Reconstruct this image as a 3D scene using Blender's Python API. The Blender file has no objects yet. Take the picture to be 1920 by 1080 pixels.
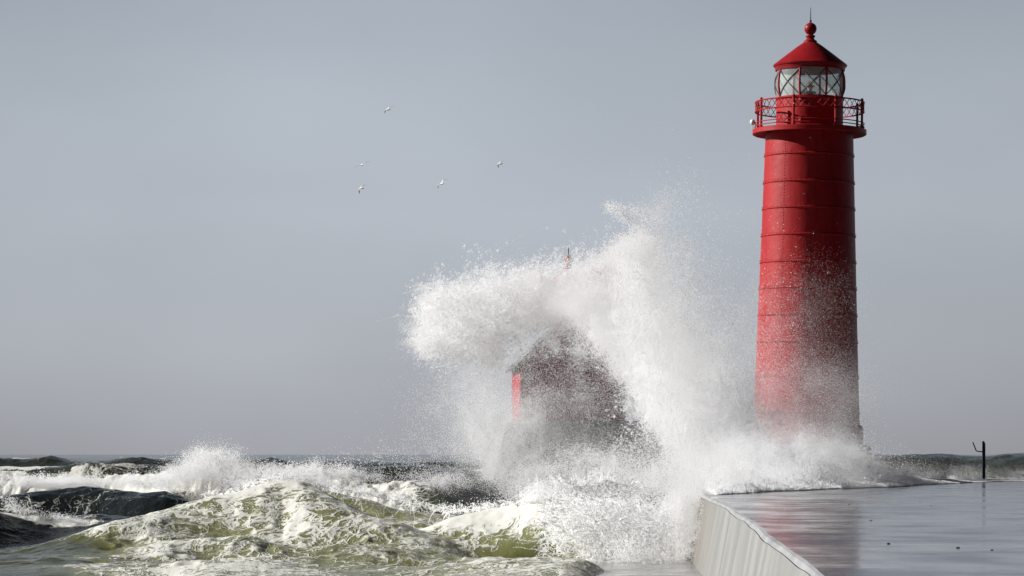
import bpy, math, random
import numpy as np
from mathutils import Vector, Matrix
R_ = math.radians
random.seed(7)
rng = np.random.default_rng(11)
scene = bpy.context.scene
col = scene.collection

# ------------------------------------------------------------------ camera, sky, sun, exposure
FPX, HOR, EYE = 5610.0, 852.0, 3.1          # focal length in photo pixels, horizon row, eye height over the water
cam = bpy.data.cameras.new('camera')
cam.sensor_width = 36.0
cam.lens = FPX * 36.0 / 1920.0
cam.shift_y = (HOR - 540.0) / 1920.0
cam.clip_start = 1.0
cam.clip_end = 60000.0
camo = bpy.data.objects.new('camera', cam)
camo.location = (0, 0, EYE)
camo.rotation_euler = (R_(90), 0, 0)
col.objects.link(camo)
scene.camera = camo

SUN_EL, SUN_BACK = 27.0, 8.0                # degrees; the sun stands at the left, a little beyond the tower
sv = Vector((-math.cos(R_(SUN_EL)) * math.cos(R_(SUN_BACK)), math.cos(R_(SUN_EL)) * math.sin(R_(SUN_BACK)), math.sin(R_(SUN_EL))))
sl = bpy.data.lights.new('sun', 'SUN')
sl.energy = 5.0
sl.angle = R_(0.5)
sl.color = (1.0, 0.985, 0.96)
so = bpy.data.objects.new('sun', sl)
so.rotation_euler = (-sv).to_track_quat('-Z', 'Y').to_euler()
so.location = (-60, 60, 60)
col.objects.link(so)

world = bpy.data.worlds.new('World')
scene.world = world
world.use_nodes = True
nt = world.node_tree
nt.nodes.clear()
N = nt.nodes.new
L = nt.links.new
out = N('ShaderNodeOutputWorld')
bg = N('ShaderNodeBackground')
sky = N('ShaderNodeTexSky')
sky.sky_type = 'NISHITA'
sky.sun_disc = False
sky.sun_elevation = R_(SUN_EL)
sky.sun_rotation = R_(270 + SUN_BACK)
sky.dust_density = 2.0
bg.inputs['Strength'].default_value = 0.05
tc = N('ShaderNodeTexCoord')
sep = N('ShaderNodeSeparateXYZ')
L(tc.outputs['Generated'], sep.inputs[0])
ramp = N('ShaderNodeValToRGB')                # the grey autumn haze over the lake, by elevation
mr = N('ShaderNodeMapRange')
mr.inputs['From Min'].default_value = 0.0
mr.inputs['From Max'].default_value = 0.5
L(sep.outputs['Z'], mr.inputs['Value'])
L(mr.outputs[0], ramp.inputs[0])
EXPO = 0.5
K = 20.8 / 2 ** EXPO
def srgb(r, g, b):
    f = lambda c: (c / 255 / 12.92) if c <= 10 else ((c / 255 + 0.055) / 1.055) ** 2.4
    return (f(r), f(g), f(b), 1)
cr = ramp.color_ramp
cr.elements[0].position = 0.0
cr.elements[0].color = srgb(158, 160, 166)
cr.elements[1].position = 1.0
cr.elements[1].color = srgb(80, 98, 125)
for p, c in ((0.07, srgb(172, 176, 183)), (0.16, srgb(179, 186, 195)), (0.26, srgb(171, 179, 189)), (0.45, srgb(140, 152, 168))):
    e = cr.elements.new(p)
    e.color = c
sc = N('ShaderNodeVectorMath')
sc.operation = 'SCALE'
sc.inputs['Scale'].default_value = K
L(ramp.outputs[0], sc.inputs[0])
# haze is bright towards the open lake and thins overhead and behind the camera
mY = N('ShaderNodeMapRange')
mY.interpolation_type = 'SMOOTHSTEP'
mY.inputs['From Min'].default_value = -0.1
mY.inputs['From Max'].default_value = 0.75
L(sep.outputs['Y'], mY.inputs['Value'])
mZ = N('ShaderNodeMapRange')
mZ.interpolation_type = 'SMOOTHSTEP'
mZ.inputs['From Min'].default_value = 0.6
mZ.inputs['From Max'].default_value = 0.2
L(sep.outputs['Z'], mZ.inputs['Value'])
mm = N('ShaderNodeMath')
mm.operation = 'MULTIPLY'
L(mY.outputs[0], mm.inputs[0])
L(mZ.outputs[0], mm.inputs[1])
hs = N('ShaderNodeHueSaturation')
hs.inputs['Saturation'].default_value = 0.75
hs.inputs['Value'].default_value = 0.12
L(sky.outputs[0], hs.inputs['Color'])
mix = N('ShaderNodeMix')
mix.data_type = 'RGBA'
L(mm.outputs[0], mix.inputs[0])
L(hs.outputs[0], mix.inputs[6])
# slightly brighter in the middle left, duller to the right
mA = N('ShaderNodeMath')
mA.operation = 'ADD'
mA.inputs[1].default_value = 0.045
L(sep.outputs['X'], mA.inputs[0])
mB = N('ShaderNodeMath')
mB.operation = 'ABSOLUTE'
L(mA.outputs[0], mB.inputs[0])
mX = N('ShaderNodeMapRange')
mX.inputs['From Min'].default_value = 0.03
mX.inputs['From Max'].default_value = 0.24
mX.inputs['To Min'].default_value = 1.0
mX.inputs['To Max'].default_value = 0.84
L(mB.outputs[0], mX.inputs['Value'])
sc2 = N('ShaderNodeVectorMath')
sc2.operation = 'SCALE'
nz = N('ShaderNodeTexNoise')                  # faint unevenness of the haze
nz.inputs['Scale'].default_value = 7.0
nz.inputs['Detail'].default_value = 3.0
mpn = N('ShaderNodeMapping')
mpn.inputs['Scale'].default_value = (1, 1, 2.2)
L(tc.outputs['Generated'], mpn.inputs[0])
L(mpn.outputs[0], nz.inputs['Vector'])
mN = N('ShaderNodeMapRange')
mN.inputs['From Min'].default_value = 0.3
mN.inputs['From Max'].default_value = 0.7
mN.inputs['To Min'].default_value = 0.94
mN.inputs['To Max'].default_value = 1.05
L(nz.outputs[0], mN.inputs['Value'])
scn = N('ShaderNodeVectorMath')
scn.operation = 'SCALE'
L(sc.outputs[0], scn.inputs[0])
L(mN.outputs[0], scn.inputs['Scale'])
L(scn.outputs[0], sc2.inputs[0])
L(mX.outputs[0], sc2.inputs['Scale'])
L(sc2.outputs[0], mix.inputs[7])
L(mix.outputs[2], bg.inputs['Color'])
L(bg.outputs[0], out.inputs[0])

scene.view_settings.view_transform = 'Standard'
scene.view_settings.look = 'None'
scene.view_settings.exposure = EXPO
scene.view_settings.gamma = 1.0
cy = scene.cycles
cy.max_bounces = 32
cy.diffuse_bounces = 32
cy.glossy_bounces = 3
cy.transmission_bounces = 5
cy.transparent_max_bounces = 12
cy.sample_clamp_indirect = 6.0
cy.use_denoising = True
cy.denoiser = 'OPENIMAGEDENOISE'
cy.denoising_input_passes = 'RGB_ALBEDO_NORMAL'
cy.denoising_prefilter = 'ACCURATE'

# ------------------------------------------------------------------ helpers
def at(px, py, Y):                            # photo pixel and distance -> world point
    return Vector(((px - 960.0) * Y / FPX, Y, EYE + (HOR - py) * Y / FPX))

def tag(o, label=None, cat=None, group=None, kind=None):
    if label: o['label'] = label
    if cat: o['category'] = cat
    if group: o['group'] = group
    if kind: o['kind'] = kind
    return o

def empty(name, loc, rot=(0, 0, 0)):
    o = bpy.data.objects.new(name, None)
    o.empty_display_size = 0.3
    o.location = loc
    o.rotation_euler = rot
    col.objects.link(o)
    return o

class MB:
    def __init__(self):
        self.v, self.f = [], []
    def quad_box(self, x0, x1, y0, y1, z0, z1, bev=0.0):
        b = len(self.v)
        if bev <= 0:
            self.v += [(x, y, z) for z in (z0, z1) for y in (y0, y1) for x in (x0, x1)]
            self.f += [tuple(b + i for i in q) for q in ((0, 2, 3, 1), (4, 5, 7, 6), (0, 1, 5, 4), (2, 6, 7, 3), (0, 4, 6, 2), (1, 3, 7, 5))]
        else:                                 # chamfered on the vertical edges and the top
            def ring(x0, x1, y0, y1, z, c):
                return [(x0 + c, y0, z), (x1 - c, y0, z), (x1, y0 + c, z), (x1, y1 - c, z), (x1 - c, y1, z), (x0 + c, y1, z), (x0, y1 - c, z), (x0, y0 + c, z)]
            self.v += ring(x0, x1, y0, y1, z0, bev) + ring(x0, x1, y0, y1, z1 - bev, bev) + ring(x0 + bev, x1 - bev, y0 + bev, y1 - bev, z1, bev)
            for r in (0, 1):
                for i in range(8):
                    j = (i + 1) % 8
                    self.f.append((b + r * 8 + i, b + r * 8 + j, b + r * 8 + 8 + j, b + r * 8 + 8 + i))
            self.f.append(tuple(b + 16 + i for i in range(8)))
            self.f.append(tuple(b + 7 - i for i in range(8)))
    def lathe(self, prof, n=64, cx=0, cy=0, closed=False, cap=False):
        b = len(self.v)
        m = len(prof)
        for r, z in prof:
            for i in range(n):
                a = 2 * math.pi * i / n
                self.v.append((cx + r * math.cos(a), cy + r * math.sin(a), z))
        for k in range(m if closed else m - 1):
            k2 = (k + 1) % m
            for i in range(n):
                j = (i + 1) % n
                self.f.append((b + k * n + i, b + k * n + j, b + k2 * n + j, b + k2 * n + i))
        if cap:
            self.f.append(tuple(b + n - 1 - i for i in range(n)))
            self.f.append(tuple(b + (m - 1) * n + i for i in range(n)))
    def tube(self, pts, r, n=6, r2=None, loop=False):
        b = len(self.v)
        pts = [Vector(p) for p in pts]
        m = len(pts)
        for k, p in enumerate(pts):
            if loop:
                d = pts[(k + 1) % m] - pts[k - 1]
            else:
                d = pts[min(k + 1, m - 1)] - pts[max(k - 1, 0)]
            d.normalize()
            up = Vector((0, 0, 1)) if abs(d.z) < 0.95 else Vector((0, 1, 0))
            s = d.cross(up).normalized()
            t = s.cross(d)
            rr = r if r2 is None else r + (r2 - r) * k / (m - 1)
            for i in range(n):
                a = 2 * math.pi * i / n
                self.v.append(tuple(p + s * (rr * math.cos(a)) + t * (rr * math.sin(a))))
        for k in range(m if loop else m - 1):
            k2 = (k + 1) % m
            for i in range(n):
                j = (i + 1) % n
                self.f.append((b + k * n + i, b + k * n + j, b + k2 * n + j, b + k2 * n + i))
        if not loop:
            self.f.append(tuple(b + n - 1 - i for i in range(n)))
            self.f.append(tuple(b + (m - 1) * n + i for i in range(n)))
    def ball(self, c, r, nu=12, nv=8, sq=(1, 1, 1)):
        b = len(self.v)
        for k in range(1, nv):
            t = math.pi * k / nv
            for i in range(nu):
                a = 2 * math.pi * i / nu
                self.v.append((c[0] + sq[0] * r * math.sin(t) * math.cos(a), c[1] + sq[1] * r * math.sin(t) * math.sin(a), c[2] + sq[2] * r * math.cos(t)))
        self.v += [(c[0], c[1], c[2] + r * sq[2]), (c[0], c[1], c[2] - r * sq[2])]
        T, B = len(self.v) - 2, len(self.v) - 1
        for k in range(nv - 2):
            for i in range(nu):
                j = (i + 1) % nu
                self.f.append((b + k * nu + i, b + (k + 1) * nu + i, b + (k + 1) * nu + j, b + k * nu + j))
        for i in range(nu):
            j = (i + 1) % nu
            self.f.append((T, b + i, b + j))
            self.f.append((B, b + (nv - 2) * nu + j, b + (nv - 2) * nu + i))
    def poly_prism(self, poly, z0, z1):       # polygon in xy, counter-clockwise
        b = len(self.v)
        n = len(poly)
        self.v += [(x, y, z0) for x, y in poly] + [(x, y, z1) for x, y in poly]
        self.f.append(tuple(b + n - 1 - i for i in range(n)))
        self.f.append(tuple(b + n + i for i in range(n)))
        for i in range(n):
            j = (i + 1) % n
            self.f.append((b + i, b + j, b + n + j, b + n + i))
    def build(self, name, mat, parent=None, smooth=True, angle=32):
        me = bpy.data.meshes.new(name)
        me.from_pydata(self.v, [], self.f)
        me.materials.append(mat)
        if smooth:
            me.polygons.foreach_set('use_smooth', [True] * len(me.polygons))
            me.set_sharp_from_angle(angle=R_(angle))
        me.update()
        o = bpy.data.objects.new(name, me)
        col.objects.link(o)
        if parent: o.parent = parent
        return o

# --- numpy value noise
_T = rng.random((64, 64, 64)).astype(np.float32) * 2 - 1
def vn(x, y, z):
    x = np.asarray(x, np.float32); y = np.asarray(y, np.float32); z = np.asarray(z, np.float32)
    xi = np.floor(x); yi = np.floor(y); zi = np.floor(z)
    fx, fy, fz = x - xi, y - yi, z - zi
    fx = fx * fx * (3 - 2 * fx); fy = fy * fy * (3 - 2 * fy); fz = fz * fz * (3 - 2 * fz)
    xi = xi.astype(np.int32) & 63; yi = yi.astype(np.int32) & 63; zi = zi.astype(np.int32) & 63
    x1 = (xi + 1) & 63; y1 = (yi + 1) & 63; z1 = (zi + 1) & 63
    def lx(yy, zz): return _T[xi, yy, zz] * (1 - fx) + _T[x1, yy, zz] * fx
    a = lx(yi, zi) * (1 - fy) + lx(y1, zi) * fy
    b = lx(yi, z1) * (1 - fy) + lx(y1, z1) * fy
    return a * (1 - fz) + b * fz
def fbm(x, y, z, oct=4, gain=0.5):
    s, a, t = 0, 1.0, 0
    for k in range(oct):
        s = s + a * vn(x * 2.03 ** k + 7.3 * k, y * 2.03 ** k + 3.1 * k, z * 2.03 ** k + 11.7 * k)
        t += a
        a *= gain
    return s / t * 1.6
def sstep(a, b, x):
    t = np.clip((x - a) / (b - a), 0, 1)
    return t * t * (3 - 2 * t)

# ------------------------------------------------------------------ materials
def mat(name):
    m = bpy.data.materials.new(name)
    m.use_nodes = True
    n = m.node_tree
    p = n.nodes['Principled BSDF']
    return m, n, p
def node(n, t, **kw):
    x = n.nodes.new(t)
    for k, v in kw.items(): setattr(x, k, v)
    return x
def noise(n, scale, detail=4, rough=0.55, vec=None):
    x = node(n, 'ShaderNodeTexNoise')
    x.inputs['Scale'].default_value = scale
    x.inputs['Detail'].default_value = detail
    x.inputs['Roughness'].default_value = rough
    if vec: n.links.new(vec, x.inputs['Vector'])
    return x
def cramp(n, fac, stops):
    r = node(n, 'ShaderNodeValToRGB')
    e = r.color_ramp.elements
    e[0].position, e[0].color = stops[0]
    e[1].position, e[1].color = stops[-1]
    for p, c in stops[1:-1]:
        q = e.new(p)
        q.color = c
    n.links.new(fac, r.inputs[0])
    return r
def g(v): return (v, v, v, 1)
def objvec(n, scale=(1, 1, 1), rot=(0, 0, 0)):
    t = node(n, 'ShaderNodeTexCoord')
    m = node(n, 'ShaderNodeMapping')
    m.inputs['Scale'].default_value = scale
    m.inputs['Rotation'].default_value = rot
    n.links.new(t.outputs['Object'], m.inputs[0])
    return m.outputs[0]
def bump(n, p, h, dist, strength=1.0):
    b = node(n, 'ShaderNodeBump')
    b.inputs['Distance'].default_value = dist
    b.inputs['Strength'].default_value = strength
    n.links.new(h, b.inputs['Height'])
    n.links.new(b.outputs[0], p.inputs['Normal'])
    return b

def painted(name, c0, c1, rough=0.42, streak=True):
    m, n, p = mat(name)
    v = objvec(n, (1.2, 1.2, 0.25))
    a = noise(n, 1.6, 5, 0.6, v)
    r = cramp(n, a.outputs[0], [(0.3, c0), (0.7, c1)])
    st = noise(n, 2.2, 6, 0.7, objvec(n, (2.2, 2.2, 0.12)))       # rust and salt runs
    sr = cramp(n, st.outputs[0], [(0.30, (0.62, 0.55, 0.5, 1)), (0.44, (1, 1, 1, 1)), (0.62, (1, 1, 1, 1)), (0.76, (1.12, 1.5, 1.5, 1))])
    mu = node(n, 'ShaderNodeMix', data_type='RGBA', blend_type='MULTIPLY')
    mu.inputs[0].default_value = 0.8
    n.links.new(r.outputs[0], mu.inputs[6]); n.links.new(sr.outputs[0], mu.inputs[7])
    n.links.new(mu.outputs[2], p.inputs['Base Color'])
    p.inputs['Roughness'].default_value = rough
    p.inputs['Specular IOR Level'].default_value = 0.22
    b = noise(n, 3.0, 3, 0.5, objvec(n))
    bump(n, p, b.outputs[0], 0.012)
    return m
M = {}
M['red'] = painted('red_paint', (0.295, 0.0088, 0.0118, 1), (0.37, 0.015, 0.0175, 1), 0.5)
M['roof_red'] = painted('roof_red_paint', (0.22, 0.0065, 0.010, 1), (0.28, 0.011, 0.015, 1), 0.42)
M['dull_red'] = painted('weathered_red', (0.30, 0.012, 0.02, 1), (0.37, 0.02, 0.028, 1), 0.6)
def simple(name, c, rough=0.5, metal=0.0):
    m, n, p = mat(name)
    a = noise(n, 6.0, 3, 0.5, objvec(n))
    k = tuple(x * 0.75 for x in c[:3]) + (1,)
    r = cramp(n, a.outputs[0], [(0.3, k), (0.7, c)])
    n.links.new(r.outputs[0], p.inputs['Base Color'])
    p.inputs['Roughness'].default_value = rough
    p.inputs['Metallic'].default_value = metal
    return m
M['dark'] = simple('dark_iron', (0.02, 0.02, 0.03, 1), 0.5)
M['astragal'] = simple('astragal_bar', (0.10, 0.055, 0.05, 1), 0.5)
M['shingle'] = simple('dark_shingle', (0.05, 0.04, 0.042, 1), 0.8)
M['white'] = simple('white_enamel', (0.8, 0.8, 0.78, 1), 0.4)
M['pebble'] = simple('dark_pebble', (0.02, 0.02, 0.02, 1), 0.6)

def glass_mat():
    m = bpy.data.materials.new('lantern_glass')
    m.use_nodes = True
    n = m.node_tree
    n.nodes.clear()
    o = node(n, 'ShaderNodeOutputMaterial')
    tr = node(n, 'ShaderNodeBsdfTransparent')
    tr.inputs[0].default_value = (0.86, 0.93, 0.9, 1)
    gl = node(n, 'ShaderNodeBsdfGlossy')
    gl.inputs['Roughness'].default_value = 0.12
    df = node(n, 'ShaderNodeBsdfTranslucent')          # pale film that whitens the panes
    df.inputs[0].default_value = (0.86, 0.93, 0.9, 1)
    d2 = node(n, 'ShaderNodeBsdfDiffuse')
    d2.inputs[0].default_value = (0.86, 0.93, 0.9, 1)
    fr = node(n, 'ShaderNodeFresnel')
    fr.inputs[0].default_value = 1.12
    a1 = node(n, 'ShaderNodeMixShader'); a1.inputs[0].default_value = 0.5
    n.links.new(df.outputs[0], a1.inputs[1]); n.links.new(d2.outputs[0], a1.inputs[2])
    a2 = node(n, 'ShaderNodeMixShader'); a2.inputs[0].default_value = 0.42
    n.links.new(tr.outputs[0], a2.inputs[1]); n.links.new(a1.outputs[0], a2.inputs[2])
    a3 = node(n, 'ShaderNodeMixShader')
    n.links.new(fr.outputs[0], a3.inputs[0]); n.links.new(a2.outputs[0], a3.inputs[1]); n.links.new(gl.outputs[0], a3.inputs[2])
    n.links.new(a3.outputs[0], o.inputs[0])
    return m
M['glass'] = glass_mat()

def concrete(name, c0, c1, streak=(1.0, 0.5, 0.06), wet=0.55, brown=True):
    m, n, p = mat(name)
    a = noise(n, 1.0, 6, 0.65, objvec(n, streak))
    r = cramp(n, a.outputs[0], [(0.28, c0), (0.42, tuple(0.5 * (x + y) for x, y in zip(c0, c1))), (0.62, c1)])
    pit = noise(n, 9.0, 2, 0.5, objvec(n, (1, 0.35, 1)))
    pr = cramp(n, pit.outputs[0], [(0.24, g(0.25)), (0.30, g(1))])
    mu = node(n, 'ShaderNodeMix', data_type='RGBA', blend_type='MULTIPLY')
    mu.inputs[0].default_value = 1.0
    n.links.new(r.outputs[0], mu.inputs[6]); n.links.new(pr.outputs[0], mu.inputs[7])
    last = mu.outputs[2]
    if brown:                                  # algae stain on the far end of the wall
        t = node(n, 'ShaderNodeTexCoord')
        s = node(n, 'ShaderNodeSeparateXYZ')
        n.links.new(t.outputs['Object'], s.inputs[0])
        mr = node(n, 'ShaderNodeMapRange')
        mr.inputs['From Min'].default_value = 62
        mr.inputs['From Max'].default_value = 76
        n.links.new(s.outputs['Y'], mr.inputs[0])
        mb = node(n, 'ShaderNodeMix', data_type='RGBA', blend_type='MULTIPLY')
        n.links.new(mr.outputs[0], mb.inputs[0]); n.links.new(last, mb.inputs[6])
        mb.inputs[7].default_value = (0.62, 0.55, 0.47, 1)
        last = mb.outputs[2]
    n.links.new(last, p.inputs['Base Color'])
    p.inputs['Roughness'].default_value = wet
    bump(n, p, a.outputs[0], 0.06)
    return m
M['wall'] = concrete('pier_wall_concrete', (0.11, 0.109, 0.105, 1), (0.275, 0.272, 0.26, 1))
M['kerb'] = concrete('kerb_concrete', (0.16, 0.16, 0.16, 1), (0.36, 0.36, 0.36, 1), (2, 0.8, 2), 0.4, False)
M['plinth'] = concrete('plinth_concrete', (0.20, 0.2, 0.19, 1), (0.32, 0.315, 0.30, 1), (1, 1, 0.3), 0.6, False)
M['caisson'] = concrete('caisson_concrete', (0.10, 0.10, 0.10, 1), (0.19, 0.19, 0.185, 1), (1, 1, 0.3), 0.6, False)

def deck_mat(name, base0, base1, strength):
    m, n, p = mat(name)
    v = objvec(n, (1.0, 0.5, 1))
    a = noise(n, 0.55, 6, 0.62, v)
    r = cramp(n, a.outputs[0], [(0.3, base0), (0.7, base1)])
    n.links.new(r.outputs[0], p.inputs['Base Color'])
    b = noise(n, 0.8, 6, 0.65, objvec(n, (0.9, 0.6, 1)))
    rr = cramp(n, b.outputs[0], [(0.35, g(0.05)), (0.62, g(0.22))])
    n.links.new(rr.outputs[0], p.inputs['Roughness'])
    p.inputs['IOR'].default_value = 1.33
    h1 = noise(n, 0.9, 5, 0.6, objvec(n, (0.9, 1.0, 1)))
    h2 = noise(n, 5.0, 3, 0.5, objvec(n, (1, 1, 1)))
    ad = node(n, 'ShaderNodeMath', operation='MULTIPLY_ADD')
    ad.inputs[1].default_value = 0.12
    n.links.new(h2.outputs[0], ad.inputs[0]); n.links.new(h1.outputs[0], ad.inputs[2])
    bump(n, p, ad.outputs[0], strength)
    return m
M['deck'] = deck_mat('wet_deck', (0.065, 0.070, 0.085, 1), (0.13, 0.138, 0.16, 1), 0.014)
M['ledge'] = deck_mat('wet_ledge', (0.11, 0.108, 0.10, 1), (0.2, 0.195, 0.185, 1), 0.03)

def spray_mat():
    m = bpy.data.materials.new('water_droplets')
    m.use_nodes = True
    n = m.node_tree
    n.nodes.clear()
    o = node(n, 'ShaderNodeOutputMaterial')
    d = node(n, 'ShaderNodeBsdfDiffuse'); d.inputs[0].default_value = (0.99, 0.99, 0.995, 1)
    t = node(n, 'ShaderNodeBsdfTranslucent'); t.inputs[0].default_value = (0.99, 0.99, 0.995, 1)
    x = node(n, 'ShaderNodeMixShader'); x.inputs[0].default_value = 0.5
    n.links.new(d.outputs[0], x.inputs[1]); n.links.new(t.outputs[0], x.inputs[2])
    n.links.new(x.outputs[0], o.inputs[0])
    return m
M['spray'] = spray_mat()

def water_mat():
    m, n, p = mat('lake_water')
    outn = [x for x in n.nodes if x.type == 'OUTPUT_MATERIAL'][0]
    fo = node(n, 'ShaderNodeAttribute', attribute_name='foam')
    ae = node(n, 'ShaderNodeAttribute', attribute_name='aeration_shade')
    # water body colour: clear dark lake, also the breaker's painted shade, to silty, air-filled olive
    wc = cramp(n, ae.outputs['Fac'], [(0.0, (0.012, 0.015, 0.015, 1)), (0.35, (0.044, 0.048, 0.028, 1)), (0.7, (0.118, 0.122, 0.042, 1)), (1.0, (0.26, 0.262, 0.115, 1))])
    n.links.new(wc.outputs[0], p.inputs['Base Color'])
    p.inputs['Roughness'].default_value = 0.16
    p.inputs['IOR'].default_value = 1.33
    # lace of foam: cell walls and drawn-out veins in warped coordinates
    pos = objvec(n, (1, 0.75, 1))
    w = noise(n, 0.55, 4, 0.55, pos)
    wv = node(n, 'ShaderNodeVectorMath', operation='MULTIPLY_ADD')
    wv.inputs[1].default_value = (3.0, 3.4, 0.0)
    n.links.new(w.outputs['Color'], wv.inputs[0]); n.links.new(pos, wv.inputs[2])
    w2 = noise(n, 3.2, 3, 0.55, pos)
    wv2 = node(n, 'ShaderNodeVectorMath', operation='MULTIPLY_ADD')
    wv2.inputs[1].default_value = (0.5, 0.6, 0.0)
    n.links.new(w2.outputs['Color'], wv2.inputs[0]); n.links.new(wv.outputs[0], wv2.inputs[2])
    def math2(op, a, b):
        x = node(n, 'ShaderNodeMath', operation=op)
        for i, q in enumerate((a, b)):
            if isinstance(q, (int, float)): x.inputs[i].default_value = q
            else: n.links.new(q, x.inputs[i])
        return x.outputs[0]
    def wall_of(scl, wd):
        vo = node(n, 'ShaderNodeTexVoronoi', feature='DISTANCE_TO_EDGE', voronoi_dimensions='2D')
        vo.inputs['Scale'].default_value = scl
        n.links.new(wv2.outputs[0], vo.inputs['Vector'])
        mr = node(n, 'ShaderNodeMapRange')
        mr.inputs['From Max'].default_value = wd
        mr.inputs['To Min'].default_value = 1.0
        mr.inputs['To Max'].default_value = 0.0
        n.links.new(vo.outputs['Distance'], mr.inputs[0])
        return math2('POWER', mr.outputs[0], 1.5)
    def vein(scl, vec, wd):
        q = noise(n, scl, 3, 0.5, vec)
        a = math2('ABSOLUTE', math2('SUBTRACT', q.outputs[0], 0.5), 0)
        mr = node(n, 'ShaderNodeMapRange')
        mr.inputs['From Max'].default_value = wd
        mr.inputs['To Min'].default_value = 1.0
        mr.inputs['To Max'].default_value = 0.0
        n.links.new(a, mr.inputs[0])
        return mr.outputs[0]
    l1 = math2('MAXIMUM', wall_of(0.9, 0.17), math2('MULTIPLY', wall_of(2.3, 0.2), 0.8))
    l1 = math2('MAXIMUM', l1, math2('MULTIPLY', vein(0.75, wv.outputs[0], 0.05), 0.95))
    l1 = math2('MAXIMUM', l1, math2('MULTIPLY', vein(2.4, wv2.outputs[0], 0.06), 0.7))
    pn = noise(n, 0.8, 4, 0.6, wv.outputs[0])
    fn_ = noise(n, 7.0, 3, 0.6, wv2.outputs[0])
    fn2 = noise(n, 17.0, 3, 0.65, wv2.outputs[0])
    c = math2('ADD', math2('MULTIPLY', l1, 0.66), math2('MULTIPLY', pn.outputs[0], 0.75))
    c = math2('ADD', c, math2('MULTIPLY', fn_.outputs[0], 0.32))
    c = math2('ADD', c, math2('MULTIPLY', fn2.outputs[0], 0.28))
    c = math2('ADD', c, math2('MULTIPLY', fo.outputs['Fac'], 1.35))
    mr = node(n, 'ShaderNodeMapRange', interpolation_type='SMOOTHSTEP')
    mr.inputs['From Min'].default_value = 1.47
    mr.inputs['From Max'].default_value = 1.90
    n.links.new(c, mr.inputs[0])
    foam = mr.outputs[0]
    hb = noise(n, 2.2, 6, 0.6, objvec(n, (1, 0.6, 1)))
    rip = math2('SUBTRACT', 1.9, math2('MULTIPLY', ae.outputs['Fac'], 1.5))
    hh = math2('ADD', math2('MULTIPLY', hb.outputs[0], rip), math2('MULTIPLY', foam, 0.5))
    b = bump(n, p, hh, 0.06)
    # aerated water lets light through
    tl = node(n, 'ShaderNodeBsdfTranslucent')
    tl.inputs[0].default_value = (0.46, 0.45, 0.19, 1)
    n.links.new(b.outputs[0], tl.inputs['Normal'])
    m1 = node(n, 'ShaderNodeMixShader')
    n.links.new(math2('MULTIPLY', ae.outputs['Fac'], 0.22), m1.inputs[0])
    n.links.new(p.outputs[0], m1.inputs[1]); n.links.new(tl.outputs[0], m1.inputs[2])
    fd = node(n, 'ShaderNodeBsdfDiffuse'); fd.inputs[0].default_value = (0.84, 0.835, 0.77, 1)
    n.links.new(b.outputs[0], fd.inputs['Normal'])
    ft = node(n, 'ShaderNodeBsdfTranslucent'); ft.inputs[0].default_value = (0.82, 0.81, 0.7, 1)
    fm = node(n, 'ShaderNodeMixShader'); fm.inputs[0].default_value = 0.25
    n.links.new(fd.outputs[0], fm.inputs[1]); n.links.new(ft.outputs[0], fm.inputs[2])
    m2 = node(n, 'ShaderNodeMixShader')
    n.links.new(foam, m2.inputs[0]); n.links.new(m1.outputs[0], m2.inputs[1]); n.links.new(fm.outputs[0], m2.inputs[2])
    n.links.new(m2.outputs[0], outn.inputs[0])
    return m
M['water'] = water_mat()

# ------------------------------------------------------------------ the lake
DECK = 2.05
EDGE = [(10, 1.85), (26.2, 2.67), (31, 2.90), (36.6, 3.16), (49.9, 3.86), (61.4, 4.38), (75.5, 4.84), (100, 5.9), (124, 6.9)]
EY, EX = [a for a, b in EDGE], [b for a, b in EDGE]
def edge_x(Y): return np.interp(Y, EY, EX)

def prof(t, wf, wb):                           # steep front (towards the camera), long back
    return np.where(t < 0, np.exp(-(np.abs(t) / wf) ** 2.0), np.exp(-(np.abs(t) / wb) ** 1.7))
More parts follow.
